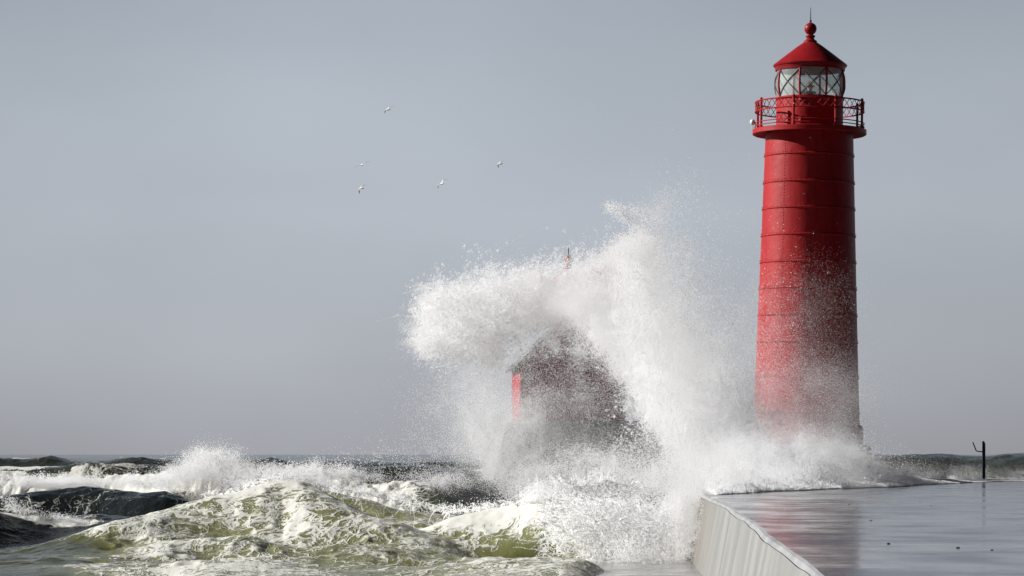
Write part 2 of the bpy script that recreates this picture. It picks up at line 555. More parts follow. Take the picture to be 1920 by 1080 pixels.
# crest lines read off the photograph: distance, then photo columns and rows of the crest
RIDGES = [
    dict(Y=[(0, 80), (300, 83), (530, 86), (830, 80)], crest=[(-500, 1050), (0, 1032), (120, 1010), (200, 985), (300, 955), (380, 936), (440, 922), (490, 903), (530, 895), (570, 902), (630, 925), (700, 955), (800, 992), (900, 1030), (1000, 1060)], wf=6.0, wb=4.0),
    dict(Y=[(300, 78), (700, 77)], crest=[(180, 1075), (300, 1030), (400, 1008), (480, 1000), (560, 1012), (640, 1005), (740, 1015), (860, 1050)], wf=2.6, wb=2.2),
    dict(Y=[(560, 92), (860, 89)], crest=[(480, 960), (540, 915), (570, 899), (640, 911), (700, 919), (760, 932), (830, 951), (880, 962), (960, 985), (1060, 1020)], wf=4.0, wb=4.0),
    dict(Y=[(800, 83), (1020, 81), (1250, 79)], crest=[(640, 1030), (740, 990), (840, 963), (900, 953), (960, 940), (1020, 927), (1060, 943), (1120, 960), (1300, 990)], wf=3.6, wb=4.0),
    dict(Y=[(0, 90), (200, 91)], crest=[(-400, 925), (0, 948), (80, 962), (170, 986), (260, 1020), (400, 1060)], wf=2.6, wb=4.0),
    dict(Y=[(0, 99), (400, 98)], crest=[(-400, 925), (0, 926), (60, 918), (110, 913), (170, 909), (240, 912), (310, 908), (345, 918), (380, 932), (440, 960), (560, 1000)], wf=3.0, wb=3.0),
    dict(Y=[(0, 107), (480, 106)], crest=[(-400, 895), (0, 899), (100, 900), (200, 900), (260, 895), (330, 890), (400, 880), (450, 888), (500, 915), (620, 960)], wf=2.5, wb=6.0),
    dict(Y=[(500, 116), (850, 112)], crest=[(400, 960), (500, 893), (560, 884), (640, 880), (680, 893), (740, 893), (800, 900), (860, 905), (960, 930), (1100, 960)], wf=3.0, wb=6.0),
    dict(Y=[(0, 128)], crest=[(-400, 868), (0, 871), (60, 873), (130, 869), (200, 866), (260, 864), (310, 866), (360, 880), (500, 900)], wf=3.0, wb=6.0),
    dict(Y=[(0, 160)], crest=[(-500, 860), (60, 857), (200, 858), (330, 861), (560, 858), (640, 862), (1000, 870)], wf=5.0, wb=9.0),
    dict(Y=[(1500, 150)], crest=[(1300, 870), (1500, 853), (1640, 850), (1700, 849), (1760, 847.5), (1800, 849), (1850, 850), (1890, 846.5), (1940, 846), (2100, 852), (2300, 860)], wf=8.0, wb=10.0),
]
def height(X, Y):
    px = 960 + X * FPX / Y
    acc = np.zeros_like(X)
    P = 7.0
    wx = X + 1.2 * vn(X * .25, Y * .25, 3.3 + 0 * X)
    # open-lake swell and chop
    sw = 0.55 * np.sin(wx * 0.045 + Y * 0.19 + 1.0) + 0.45 * np.sin(-wx * 0.09 + Y * 0.115 + 2.2 * vn(X * .02, Y * .02, 0 * X)) + 0.7 * fbm(X * .06, Y * .09, 0 * X + 5, 3)
    far = sstep(110, 170, Y)
    base = 0.35 + sw * (0.35 + 0.65 * far)
    hs = [base]
    for r in RIDGES:
        yc = np.interp(px, [a for a, b in r['Y']], [b for a, b in r['Y']])
        yc = yc + 1.0 * vn(X * .35, 0 * X + 9, 0 * X)
        row = np.interp(px, [a for a, b in r['crest']], [b for a, b in r['crest']])
        h = EYE + (HOR - row) * yc / FPX
        hs.append(np.maximum(h, 0) * prof(Y - yc, r['wf'], r['wb']))
    for h in hs:
        acc = acc + np.exp(P * h)
    z = np.log(acc) / P - math.log(2.2) / P
    return z
def lerp(a, b, t): return a + (b - a) * t
def ridged(x, y, z): return 1 - np.abs(vn(x, y, z)) * 2.0

def build_water():
    ys = np.concatenate([np.linspace(14, 64, 40, endpoint=False), np.arange(64, 93, 0.065), np.arange(93, 120, 0.11), np.arange(120, 170, 0.28), np.geomspace(170, 30000, 330)])
    us = np.arange(-0.24, 0.2401, 0.00055)
    Yg, Ug = np.meshgrid(ys, us, indexing='ij')
    X = Yg * Ug
    Y = Yg.copy()
    z0 = height(X, Y)
    px = 960 + X * FPX / Y
    o = np.zeros_like(X)
    # where the surf is broken up
    lipY = np.interp(px, [0, 300, 530, 700, 830, 1020, 1250], [80, 83, 86, 83, 83, 81, 79])
    foreY = np.interp(px, [0, 300, 530, 590, 860, 930, 1020, 1250], [80, 83, 87, 94, 92, 84, 82, 80])
    fore = sstep(1.8, -0.6, Y - foreY - 0.6 * vn(X * .5, Y * .5, o)) 
    leftdark = sstep(330, 120, px + 90 * vn(X * .4, Y * .4, o + 2) - 6.0 * (Y - 80))     # clearer water at the far left
    turb = fore * (1 - 0.6 * leftdark)
    bank = sstep(103.2, 104.5, Y + .4 * vn(X * 1.2, Y, o)) * sstep(113, 108, Y) * sstep(520, 440, px)
    bank2 = sstep(107.5, 110, Y) * sstep(122, 117, Y) * sstep(480, 540, px) * sstep(900, 680, px)
    streak5 = np.exp(-((Y - 90.8) / 0.5) ** 2) * sstep(230, 150, px)
    amp = 0.05 + 0.17 * turb + 0.14 * np.maximum(bank, bank2) + 0.1 * streak5
    fade = sstep(900, 200, Y)
    rd = ridged(X * 0.9 + .5 * vn(X * 2, Y * 2, o), Y * 0.55, o + 1.5)
    rd2 = ridged(X * 2.1, Y * 1.4, o + 4.5)
    rd3 = fbm(X * 4.5, Y * 3.2, o + 8, 3)
    det = 0.30 * rd + 0.13 * rd2 + 0.06 * rd3 + 1.0 * fbm(X * .35, Y * .3, o + 2.0, 2) - 0.35
    det = det + 0.6 * np.maximum(bank, bank2) * fbm(X * 3.2, Y * 1.2, o + 13, 4, .65)
    ch = fbm(X * .5, Y * .8, o + 20, 5, 0.6)
    z = z0 + amp * det * fade + (0.10 * ch * (1 - turb)) * sstep(3000, 300, Y) + (0.16 * far_chop(X, Y) + 0.05 * fbm(X * 1.1, Y * .7, o + 55, 3) * sstep(95, 110, Y) * sstep(700, 150, Y)) * (1 - 0.6 * sstep(1250, 1400, px)) 
    # the barrel beside the breaking crest: hollow under the lip
    gx = (X - (1000 - 960) * 80 / FPX)
    z = z - 0.7 * np.exp(-((gx - 0.3) / 1.2) ** 2 - ((Y - 78.2) / 1.1) ** 2)
    # calm below the pier and low along its ledge
    inside = sstep(-0.6, 0.6, X - (edge_x(Y) - 2.6)) * sstep(125.5, 124, Y)
    z = z * (1 - inside) + np.minimum(z, 0.15) * inside
    far_w = sstep(120, 180, Y)
    cap = lerp(9.0, 2.75, sstep(170, 260, Y))
    z = np.minimum(z, cap)
    # foam and air
    crestiness = np.clip(det * 0.5 + 0.5, 0, 1)
    foam = 0.46 * turb + 0.35 * turb * (crestiness - 0.45)
    foam += 0.6 * np.exp(-((Y - lipY) / 1.5) ** 2) * sstep(380, 480, px) * sstep(1250, 1150, px)
    foam = np.maximum(foam, 0.95 * bank); foam = np.maximum(foam, 0.9 * bank2)
    foam = np.maximum(foam, 0.85 * streak5)
    foam = np.maximum(foam, 0.95 * sstep(1020, 1120, px) * sstep(90, 84, Y) * sstep(72, 75, Y))
    # the hollow of the breaker: less foam, and its shade painted as darker water
    hol_shade = np.exp(-((px - 985) / 85) ** 2 - ((Y - 77.9) / 1.5) ** 2)
    foam -= 0.5 * hol_shade
    foam -= 0.30 * np.exp(-((px - 1090) / 70) ** 2 - ((Y - 74.6) / 1.2) ** 2)
    foam -= 0.45 * leftdark * fore * sstep(82, 76, Y) 
    caps = fbm(X * .11, Y * .16, o + 31, 4, .6) + 0.25 * (z - 1.6) * sstep(1350, 1250, px)
    wc = sstep(0.52 + .25 * sstep(1300, 1500, px), 0.72 + .25 * sstep(1300, 1500, px), caps) * sstep(112, 130, Y)
    foam = np.maximum(foam, 0.75 * wc)
    foam = foam * (1 - 0.8 * sstep(1250, 1400, px) * sstep(123, 126, Y))
    foam = np.maximum(foam, (0.20 + 0.22 * vn(X * .35, Y * .5, o + 77)) * sstep(88, 92, Y) * sstep(190, 140, Y) * sstep(1300, 1200, px))
    cl = np.exp(-((Y - 127.6) / 1.2) ** 2) * sstep(.1, .5, fbm(X * .4, Y * .2, o + 40, 3)) * sstep(400, 300, px)
    foam = np.maximum(foam, .8 * cl)
    aer_shade = 0.85 * turb * (1 - .55 * leftdark) + 0.3 * fore
    aer_shade = np.maximum(aer_shade, 0.6 * np.maximum(bank, bank2))
    aer_shade = np.maximum(aer_shade, 0.16 * sstep(110, 126, Y)) - 0.95 * hol_shade + 0.06 * wc + 0.10 * sstep(118, 124, Y) * sstep(140, 128, Y) * sstep(900, 700, px)  # the hollow's shade goes into the water colour here
    aer_shade = aer_shade + 0.12 * vn(X * .8, Y * .6, o + 3) * turb
    nY, nX = X.shape
    co = np.stack([X, Y, z], -1).reshape(-1, 3).astype(np.float32)
    idx = np.arange(nY * nX, dtype=np.int32).reshape(nY, nX)
    q = np.stack([idx[:-1, :-1], idx[:-1, 1:], idx[1:, 1:], idx[1:, :-1]], -1).reshape(-1, 4)
    me = bpy.data.meshes.new('water')
    me.vertices.add(len(co)); me.vertices.foreach_set('co', co.ravel())
    me.loops.add(q.size); me.loops.foreach_set('vertex_index', q.ravel())
    me.polygons.add(len(q)); me.polygons.foreach_set('loop_start', np.arange(0, q.size, 4, dtype=np.int32))
    me.polygons.foreach_set('use_smooth', np.ones(len(q), bool))
    me.update(calc_edges=True)
    for nm, arr in (('foam', foam), ('aeration_shade', aer_shade)):
        a = me.attributes.new(nm, 'FLOAT', 'POINT')
        a.data.foreach_set('value', np.clip(arr, 0, 1).astype(np.float32).ravel())
    me.materials.append(M['water'])
    ob = bpy.data.objects.new('water', me)
    col.objects.link(ob)
    tag(ob, kind='structure')
    return ys, us, z
def far_chop(X, Y):
    return ridged(X * .35, Y * .22, 0 * X + 6) * sstep(112, 128, Y) * sstep(1200, 200, Y)
W_YS, W_US, W_Z = build_water()
def water_z(X, Y):
    iy = np.clip(np.searchsorted(W_YS, Y), 0, len(W_YS) - 1)
    iu = np.clip(((X / Y) - W_US[0]) / (W_US[1] - W_US[0]), 0, len(W_US) - 1).astype(int)
    return W_Z[iy, iu]

# ------------------------------------------------------------------ the pier
def build_pier():
    root = empty('pier', (0, 0, 0))
    tag(root, 'broad wet concrete pier with pale battered side wall running out under the breaking wave', 'pier')
    ysn = np.concatenate([np.arange(10, 80, 0.5), np.arange(80, 124.1, 2.0)])
    ex = edge_x(ysn) + 0.03 * vn(ysn * .13, 0 * ysn, 0 * ysn) + 0.008 * vn(ysn * .9, 0 * ysn, 0 * ysn + 3)
    ch = 0.08 + 0.03 * vn(ysn * .5, 0 * ysn + 5, 0 * ysn)      # worn chamfer width
    drop = 0.07 + 0.012 * vn(ysn * .6, 0 * ysn + 8, 0 * ysn)
    n = len(ysn)
    # deck: one sheet from the kerb to the right
    m = MB()
    for i in range(n):
        m.v.append((ex[i] + ch[i], ysn[i], DECK))
        m.v.append((46.0, ysn[i], DECK))
    for i in range(n - 1):
        m.f.append((2 * i, 2 * i + 1, 2 * i + 3, 2 * i + 2))
    m.build('deck', M['deck'], root, smooth=False)
    # kerb: worn sloping lip along the edge
    m = MB()
    for i in range(n):
        m.v.append((ex[i] + ch[i], ysn[i], DECK)); m.v.append((ex[i] + 0.4 * ch[i], ysn[i], DECK - 0.25 * drop[i])); m.v.append((ex[i], ysn[i], DECK - drop[i]))
    for i in range(n - 1):
        for k in (0, 1):
            m.f.append((3 * i + k, 3 * i + 3 + k, 3 * i + 4 + k, 3 * i + 1 + k))
    m.build('kerb', M['kerb'], root)
    # side wall, battered outwards down to the ledge
    m = MB()
    rows = 14
    for i in range(n):
        for k in range(rows + 1):
            t = k / rows
            z = (DECK - drop[i]) * (1 - t) + (-1.5) * t
            jut = 0.0
            m.v.append((ex[i] - (DECK - z) * 0.19 + jut, ysn[i], z))
    r1 = rows + 1
    for i in range(n - 1):
        for k in range(rows):
            m.f.append((r1 * i + k, r1 * i + r1 + k, r1 * i + r1 + k + 1, r1 * i + k + 1))
    # far end wall
    b = len(m.v)
    m.v += [(ex[-1] + ch[-1], 124.0, DECK), (46, 124.0, DECK), (46, 124.0, -1.5), (ex[-1] - 0.6, 124.0, -1.5)]
    m.f.append((b, b + 1, b + 2, b + 3))
    m.build('side_wall', M['wall'], root, angle=20)
    # low apron at the foot of the wall
    m = MB()
    zl = 0.40
    yl = np.arange(12, 77, 1.0)
    for y in yl:
        e = float(edge_x(y)) - (DECK - zl) * 0.19
        wob = 0.08 * float(vn(np.array([y * .6]), np.array([2.0]), np.array([1.0]))[0])
        m.v += [(e + 0.05, y, zl), (e - 2.45 + wob, y, zl - 0.03), (e - 2.6 + wob, y, zl - 0.15), (e - 2.7 + wob, y, -1.5)]
    for i in range(len(yl) - 1):
        for k in range(3):
            m.f.append((4 * i + k, 4 * i + k + 4, 4 * i + k + 5, 4 * i + k + 1))
    m.build('ledge', M['ledge'], root)
    return root
build_pier()

# ------------------------------------------------------------------ the lighthouse
def ring_pts(r, z, n=72, a0=0, a1=2 * math.pi): return [(r * math.cos(a0 + (a1 - a0) * i / n), r * math.sin(a0 + (a1 - a0) * i / n), z) for i in range(n)]
def build_lighthouse():
    Y0 = 110.0
    X0 = (1510.5 - 960) * Y0 / FPX
    root = empty('lighthouse', (X0, Y0, DECK), (0, R_(0.62), 0))
    tag(root, 'tall round red lighthouse with railed gallery and glazed lantern behind the spray', 'lighthouse')
    S = Y0 / FPX
    zl = lambda py: EYE + (HOR - py) * S - DECK
    # concrete plinth
    m = MB()
    z1 = zl(834)
    m.lathe([(2.42, 0.0), (2.40, z1 - 0.10), (2.30, z1), (1.5, z1 + 0.004)], 8)
    m.build('plinth', M['plinth'], root, smooth=False)
    # tower wall: tapering plates with projecting flanges
    rb, rt = 101 * S, 82.0 * S
    zb, zt = z1 + 0.01, zl(252)
    rad = lambda z: rb + (rt - rb) * ((z - zb) / (zt - zb)) ** 0.92
    bands = [zl(y) for y in (774, 708, 643, 593, 543, 494, 444, 394, 345, 294)]
    pr = [(rb + 0.10, zb), (rb + 0.10, zb + 0.62), (rb + 0.05, zb + 0.70), (rad(zb + 0.72), zb + 0.74)]
    for z in bands:
        r = rad(z)
        pr += [(r, z - 0.045), (r + 0.015, z - 0.026), (r + 0.032, z - 0.010), (r + 0.032, z + 0.010), (r + 0.015, z + 0.022), (r - 0.002, z + 0.036)]
    pr += [(rad(zt), zt)]
    m = MB()
    m.lathe(pr, 96)
    tw = m.build('tower_wall', M['red'], root)
    # rivets: vertical seams and rows under each flange
    m = MB()
    zs = [zb + 0.8] + bands + [zt]
    for k in range(len(zs) - 1):
        for s, sa in enumerate((-128, -60, 40, 130)):
            a = R_(sa)
            nrv = 8
            for i in range(nrv):
                z = zs[k] + (zs[k + 1] - zs[k]) * (i + 0.7) / (nrv + .4)
                r = rad(z) + 0.004
                m.ball((r * math.cos(a), r * math.sin(a), z), 0.018, 6, 4)
    for z in bands:
        for i in range(60):
            a = 2 * math.pi * i / 60
            r = rad(z) + 0.018
            m.ball((r * math.cos(a), r * math.sin(a), z + 0.075), 0.012, 6, 4)
    m.build('rivets', M['red'], tw)
    # gallery floor with its cove
    m = MB()
    rg = 106.5 * S
    za, zc = zl(254), zl(243.5)
    m.lathe([(rt - 0.01, za + 0.16), (rt + 0.08, za + 0.155), (rg - 0.05, za + 0.0), (rg, za + 0.03), (rg, zc - 0.02), (rg - 0.03, zc), (0.9, zc + 0.006)], 96)
    m.build('gallery', M['red'], root)
    # railing
    rr = 101.5 * S
    zr1, zr0 = zl(193), zl(210.5)
    m = MB()
    for z, th in ((zr1, 0.030), (zr0, 0.028)):
        m.tube(ring_pts(rr, z), th, 6, loop=True)
    nc = 44
    for i in range(nc):
        a0, a1 = 2 * math.pi * i / nc, 2 * math.pi * (i + 1) / nc
        for p, q in ((zr0, zr1), (zr1, zr0)):
            m.tube([(rr * math.cos(a0), rr * math.sin(a0), p), (rr * math.cos(a1), rr * math.sin(a1), q)], 0.014, 4)
    m.build('lattice_rail', M['red'], root)
    for z in (zl(232.5), zl(238.5)):
        m = MB()
        m.tube(ring_pts(rr + 0.01, z), 0.020, 6, loop=True)
        m.build('lower_rail', M['dull_red'], root)
    for i in range(8):
        a = R_(-90 + 22.5 + 45 * i)
        m = MB()
        x, y = rr * math.cos(a), rr * math.sin(a)
        m.tube([(x, y, zc - 0.02), (x, y, zr1 + 0.03)], 0.045, 8)
        m.lathe([(0.085, zc), (0.085, zc + 0.03), (0.05, zc + 0.06)], 10, x, y)
        m.ball((x, y, zr1 + 0.05), 0.055, 8, 6)
        m.build('rail_post', M['red'], root)
    # small round lamp on the left end of the gallery
    m = MB()
    a = R_(184)
    lx, ly = (rg + 0.02) * math.cos(a), (rg + 0.02) * math.sin(a)
    m.tube([(lx, ly, zc - 0.02), (lx, ly, zl(236))], 0.02, 6)
    m.ball((lx, ly, zl(231)), 0.10, 12, 8, (1, 1, 1.1))
    m.build('marker_lamp', M['white'], root)
    # service room drum
    m = MB()
    rd = 62.5 * S
    zd = zl(184)
    m.lathe([(rd, zc), (rd, zd - 0.10), (rd + 0.035, zd - 0.09), (rd + 0.035, zd - 0.02), (rd, zd), (rd * 0.6, zd + 0.004)], 80)
    dr = m.build('service_drum', M['red'], root)
    for ang, z in ((-110, zl(191)), (-110, zl(229)), (-68, zl(191))):
        a = R_(ang)
        m = MB()
        m.lathe([(0.10, z - 0.08), (0.10, z + 0.08)], 10, (rd + 0.0) * math.cos(a), (rd + 0.0) * math.sin(a), cap=True)
        m.build('vent', M['dull_red'], dr)
    # lantern glazing, slightly barrel-shaped
    zg0, zg1 = zd, zl(133)
    rg0 = 62 * S
    bul = lambda t: rg0 + 0.06 * math.sin(math.pi * t)
    m = MB()
    m.lathe([(bul(t), zg0 + (zg1 - zg0) * t) for t in [i / 12 for i in range(13)]], 64)
    m.build('lantern_glass', M['glass'], root)
    for i in range(8):
        a = R_(-90 + 22.5 + 45 * i)
        m = MB()
        m.tube([((bul(t) + .012) * math.cos(a), (bul(t) + .012) * math.sin(a), zg0 + (zg1 - zg0) * t) for t in [k / 6 for k in range(7)]], 0.040, 6)
        m.build('mullion', M['dull_red'], root)
    for i in range(8):
        a0 = -90 + 22.5 + 45 * i
        m = MB()
        for s in (0, 1):
            pts = []
            for k in range(9):
                t = k / 8
                a = R_(a0 + 45 * (t if s == 0 else 1 - t))
                pts.append(((bul(t) + .015) * math.cos(a), (bul(t) + .015) * math.sin(a), zg0 + (zg1 - zg0) * t))
            m.tube(pts, 0.020, 5)
        m.build('astragal', M['astragal'], root)
    # beacon
    m = MB()
    zk = zg0
    m.lathe([(0.16, zk), (0.16, zk + .05), (0.05, zk + .08), (0.05, zk + .16), (0.24, zk + .18), (0.24, zk + .22), (0.08, zk + 0.27)], 16)
    bc = m.build('beacon', M['dark'], root)
    m = MB()
    m.lathe([(0.07, zk + 0.27), (0.10, zk + 0.36), (0.09, zk + 0.50), (0.04, zk + 0.60), (0.0, zk + .62)], 16)
    m.build('lens', M['white'], bc)
    m = MB()
    m.lathe([(0.20, zk + .42), (0.10, zk + 0.48), (0.101, zk + .43)], 16, closed=True)
    m.build('beacon_hood', M['red'], bc)
    # roof
    re = 69.5 * S
    ze = zl(123)
    m = MB()
    m.lathe([(rg0 - 0.1, zg1 - 0.004), (rg0 + 0.06, zg1 - 0.002), (rg0 + 0.07, zg1 + 0.08), (rg0 + 0.10, ze - 0.06), (re - 0.02, ze - 0.045), (re, ze), (re - 0.03, ze + 0.03),
             (0.62 * re, ze + 0.445 * (zl(78) - ze) + .02), (0.34 * re, ze + 0.785 * (zl(78) - ze) + .01), (13 * S, zl(80))], 64)
    m.build('roof', M['roof_red'], root)
    m = MB()
    zb2 = zl(54)
    m.lathe([(12.5 * S, zl(81)), (12.5 * S, zl(77)), (8 * S, zl(74)), (6.5 * S, zl(71)), (9 * S, zl(69.5)), (9 * S, zl(67)), (5 * S, zl(65))] +
            [(11.6 * S * math.sin(t), zb2 - 11.6 * S * math.cos(t)) for t in [0.45 + (math.pi - 0.5) * i / 16 for i in range(17)]], 32)
    m.build('ball_finial', M['roof_red'], root)
    m = MB()
    m.tube([(0, 0, zl(45)), (0, 0, zl(38))], 0.04, 8)
    m.tube([(0, 0, zl(39)), (0, 0, zl(14))], 0.022, 6, 0.010)
    m.build('lightning_rod', M['dark'], root)
build_lighthouse()

# ------------------------------------------------------------------ the fog signal house behind the spray
def build_house():
    Y0 = 140.0
    S = Y0 / FPX
    X0 = (1066 - 960) * S
    zb = 0.0
    root = empty('fog_signal_house', (X0, Y0, 0.0), (0, 0, R_(3.4)))
    tag(root, 'red gabled fog signal house on a concrete base, half hidden in the breaking wave', 'house')
    zz = lambda py: EYE + (HOR - py) * S
    # caisson with sloping sides
    m = MB()
    zt = zz(795)
    b = [(-4.3, -3.6), (4.4, -3.6), (5.4, 0.5), (4.4, 8.0), (-4.3, 8.0)]
    bot = [(x * 1.03, y - (0.5 if y < 0 else -0.5), -1.0) for x, y in b]
    top = [(x * (0.72 if x < 0 else 0.80), y * 0.9, zt) for x, y in b]
    lip = [(x * (0.70 if x < 0 else 0.78), y * 0.88, zt + 0.12) for x, y in b]
    m.v += bot + top + lip
    n = 5
    for r in (0, 1):
        for i in range(n):
            j = (i + 1) % n
            m.f.append((r * n + i, r * n + j, r * n + n + j, r * n + n + i))
    m.f.append(tuple(2 * n + i for i in range(n)))
    m.build('foundation', M['caisson'], root, smooth=False)
    z0 = zt + 0.12
    hw, yd0, yd1 = 97 * S, -2.6, 4.0
    ze, zr = zz(686), zz(590)
    m = MB()
    m.v += [(-hw, yd0, z0), (hw, yd0, z0), (hw, yd0, ze), (0, yd0, zr - 0.1), (-hw, yd0, ze), (-hw, yd1, z0), (hw, yd1, z0), (hw, yd1, ze), (0, yd1, zr - 0.1), (-hw, yd1, ze)]
    m.f += [(0, 1, 2, 3, 4), (9, 8, 7, 6, 5), (0, 4, 9, 5), (1, 6, 7, 2), (4, 3, 8, 9), (3, 2, 7, 8)]
    m.build('wall', M['dull_red'], root, smooth=False)
    # roof slabs with overhang
    m = MB()
    ov = 0.28
    sl = (zr - ze) / hw
    for s in (-1, 1):
        b = len(m.v)
        xe, zee = s * (hw + ov), ze - ov * sl + 0.02
        for y in (yd0 - 0.3, yd1 + 0.3):
            m.v += [(0, y, zr), (xe, y, zee), (xe, y, zee + 0.13), (0, y, zr + 0.15)]
        m.f += [(b, b + 1, b + 2, b + 3), (b + 7, b + 6, b + 5, b + 4), (b, b + 4, b + 5, b + 1), (b + 1, b + 5, b + 6, b + 2), (b + 2, b + 6, b + 7, b + 3)]
    rf = m.build('roof', M['shingle'], root, smooth=False)
    # lantern on the ridge
    zl0 = zr - 0.5
    m = MB()
    rl = 0.95
    m.lathe([(rl, zl0), (rl, zz(572)), (rl + .12, zz(570)), (rl + .12, zz(566)), (0.5, zz(565))], 10)
    m.build('lantern_base', M['dull_red'], root, smooth=False)
    m = MB()
    m.lathe([(0.80, zz(565)), (0.80, zz(536))], 10)
    m.build('lantern_glass', M['glass'], root, smooth=False)
    for i in range(10):
        a = 2 * math.pi * i / 10
        m = MB()
        m.tube([(0.81 * math.cos(a), 0.81 * math.sin(a), zz(565)), (0.81 * math.cos(a), 0.81 * math.sin(a), zz(536))], 0.035, 5)
        m.build('mullion', M['dull_red'], root)
    m = MB()
    m.lathe([(0.7, zz(537)), (1.02, zz(536)), (1.02, zz(533)), (0.5, zz(515)), (0.16, zz(502))], 10)
    m.build('lantern_roof', M['roof_red'], root, smooth=False)
    m = MB()
    rbll = 8.0 * S
    zc = zz(487)
    m.lathe([(0.15, zz(503)), (0.15, zz(499)), (0.08, zz(496))] + [(rbll * math.sin(t), zc - rbll * math.cos(t)) for t in [0.4 + (math.pi - 0.45) * i / 12 for i in range(13)]], 20)
    m.build('ball_finial', M['dull_red'], root)
    m = MB()
    m.tube([(0, 0, zz(482)), (0, 0, zz(464))], 0.028, 6, 0.018)
    m.build('lightning_rod', M['dark'], root)
build_house()

# ------------------------------------------------------------------ iron post with a bent arm on the far right of the pier
def build_post():
    p = at(1844.5, 899.5, 122.5)
    root = empty('mooring_post', (p.x, p.y, DECK))
    tag(root, 'dark iron post with a bent side arm standing on the far edge of the pier', 'post')
    S = 122.5 / FPX
    H = 73 * S
    m = MB()
    w = 2.7 * S
    m.v += [(-w, -w, 0), (w, -w, 0), (w, w, 0), (-w, w, 0), (-w, -w, H * 0.93), (w, -w, H * 0.93), (w, w, H * 0.93), (-w, w, H * 0.93), (-w, -w, H), (w * .1, -w, H), (w * .1, w, H), (-w, w, H)]
    for r in (0, 4):
        for i in range(4):
            j = (i + 1) % 4
            m.f.append((r + i, r + j, r + 4 + j, r + 4 + i))
    m.f.append((8, 9, 10, 11))
    m.quad_box(-2.2 * w, 2.2 * w, -2.2 * w, 2.2 * w, 0.002, 0.03)
    m.build('post', M['dark'], root, smooth=False)
    m = MB()
    z = 53 * S
    m.tube([(-w, 0, z), (-12 * S, 0, z + 1 * S), (-14.2 * S, 0, z + 2 * S), (-20.5 * S, 0, z + 18 * S)], 0.026, 6)
    m.build('arm', M['dark'], root)
build_post()

# ------------------------------------------------------------------ dark pebbles thrown on to the deck
def build_pebbles():
    m = MB()
    m.ball((0, 0, 0.02), 0.05, 8, 5, (1.3, 0.9, 0.6))
    for i, (px, py) in enumerate(((1725, 941), (1746, 949), (1633, 976), (1666, 1020), (1592, 946), (1860, 1032), (1796, 1028), (1612, 970))):
        Y = (EYE - DECK) * FPX / (py - HOR)
        X = (px - 960) * Y / FPX
        if i == 0:
            o = m.build('pebble', M['pebble'])
            first = o
        else:
            o = first.copy()
            col.objects.link(o)
        o.location = (X, Y, DECK)
        o.rotation_euler = (0, 0, random.uniform(0, 6))
        s = random.uniform(0.24, 0.36)
        o.scale = (s * 1.2, s, s)
        tag(o, 'small dark pebble washed on to the wet pier deck', 'pebble', 'pebbles scattered on the wet deck')
build_pebbles()

# ------------------------------------------------------------------ gulls
def gull_mat():
    m, n, p = mat('gull_plumage')
    a = node(n, 'ShaderNodeAttribute', attribute_name='tone')
    r = cramp(n, a.outputs['Fac'], [(0.0, (0.85, 0.84, 0.81, 1)), (0.45, (0.8, 0.78, 0.75, 1)), (0.62, (0.34, 0.33, 0.33, 1)), (1.0, (0.03, 0.028, 0.028, 1))])
    n.links.new(r.outputs[0], p.inputs['Base Color'])
    p.inputs['Roughness'].default_value = 0.7
    return m
M['gull'] = gull_mat()
def gull(px, py, Y, heading, bank, dihL, dihR, label, span=1.6, sweep=0.10):
    # one continuous surface lofted from wing tip to wing tip through the body; nose towards +x
    st = [(-1.0, 0.03, 0.006), (-0.86, 0.075, 0.010), (-0.66, 0.115, 0.014), (-0.45, 0.14, 0.02), (-0.25, 0.15, 0.026), (-0.11, 0.20, 0.05), (-0.055, 0.36, 0.10), (0.0, 0.50, 0.14),
          (0.055, 0.36, 0.10), (0.11, 0.20, 0.05), (0.25, 0.15, 0.026), (0.45, 0.14, 0.02), (0.66, 0.115, 0.014), (0.86, 0.075, 0.010), (1.0, 0.03, 0.006)]
    nl = 16
    m = MB()
    tone = []
    for s, ch, th in st:
        d = dihL if s < 0 else dihR
        y = s * span / 2
        e = abs(s)
        z = math.tan(R_(d[0])) * min(e, 0.45) * span / 2 + math.tan(R_(d[1])) * max(e - 0.45, 0) * span / 2
        xo = (0.10 * math.sin(min(e / 0.45, 1) * math.pi / 2) - sweep * max(e - 0.4, 0) * 3.2) if e > 0.1 else 0.0
        for i in range(nl):
            a = 2 * math.pi * i / nl
            c = math.cos(a)
            taper = (1.0 - 0.45 * abs(min(c, 0))) if e < 0.1 else 1.0
            x = xo + ch * 0.5 * c
            zz = z + th * 0.5 * math.sin(a) * taper
            if e < 0.06 and c > 0.75:
                zz += 0.03
            m.v.append((x, y, zz))
            up = math.sin(a)
            t = 0.0
            if e > 0.62: t = 0.95
            elif e > 0.1: t = 0.52 if up > 0 else (0.50 if c < -0.3 else 0.1)
            elif c > 0.97: t = 0.8
            tone.append(t)
    for k in range(len(st) - 1):
        for i in range(nl):
            j = (i + 1) % nl
            m.f.append((k * nl + i, k * nl + j, (k + 1) * nl + j, (k + 1) * nl + i))
    m.f.append(tuple(nl - 1 - i for i in range(nl)))
    m.f.append(tuple((len(st) - 1) * nl + i for i in range(nl)))
    o = m.build('gull', M['gull'], None, True, 60)
    a = o.data.attributes.new('tone', 'FLOAT', 'POINT')
    a.data.foreach_set('value', tone)
    o.location = at(px, py, Y)
    o.rotation_euler = (Matrix.Rotation(R_(heading), 3, 'Z') @ Matrix.Rotation(R_(bank), 3, 'X')).to_euler()
    tag(o, label, 'gull', 'gulls flying over the lake')
gull(728, 205.5, 255, 150, -24, (20, -14), (14, -22), 'highest of the white gulls flying above the breaking wave')
gull(679, 309, 250, 118, -20, (12, -8), (6, -4), 'gull gliding almost head-on with level thin wings, straight above another gull')
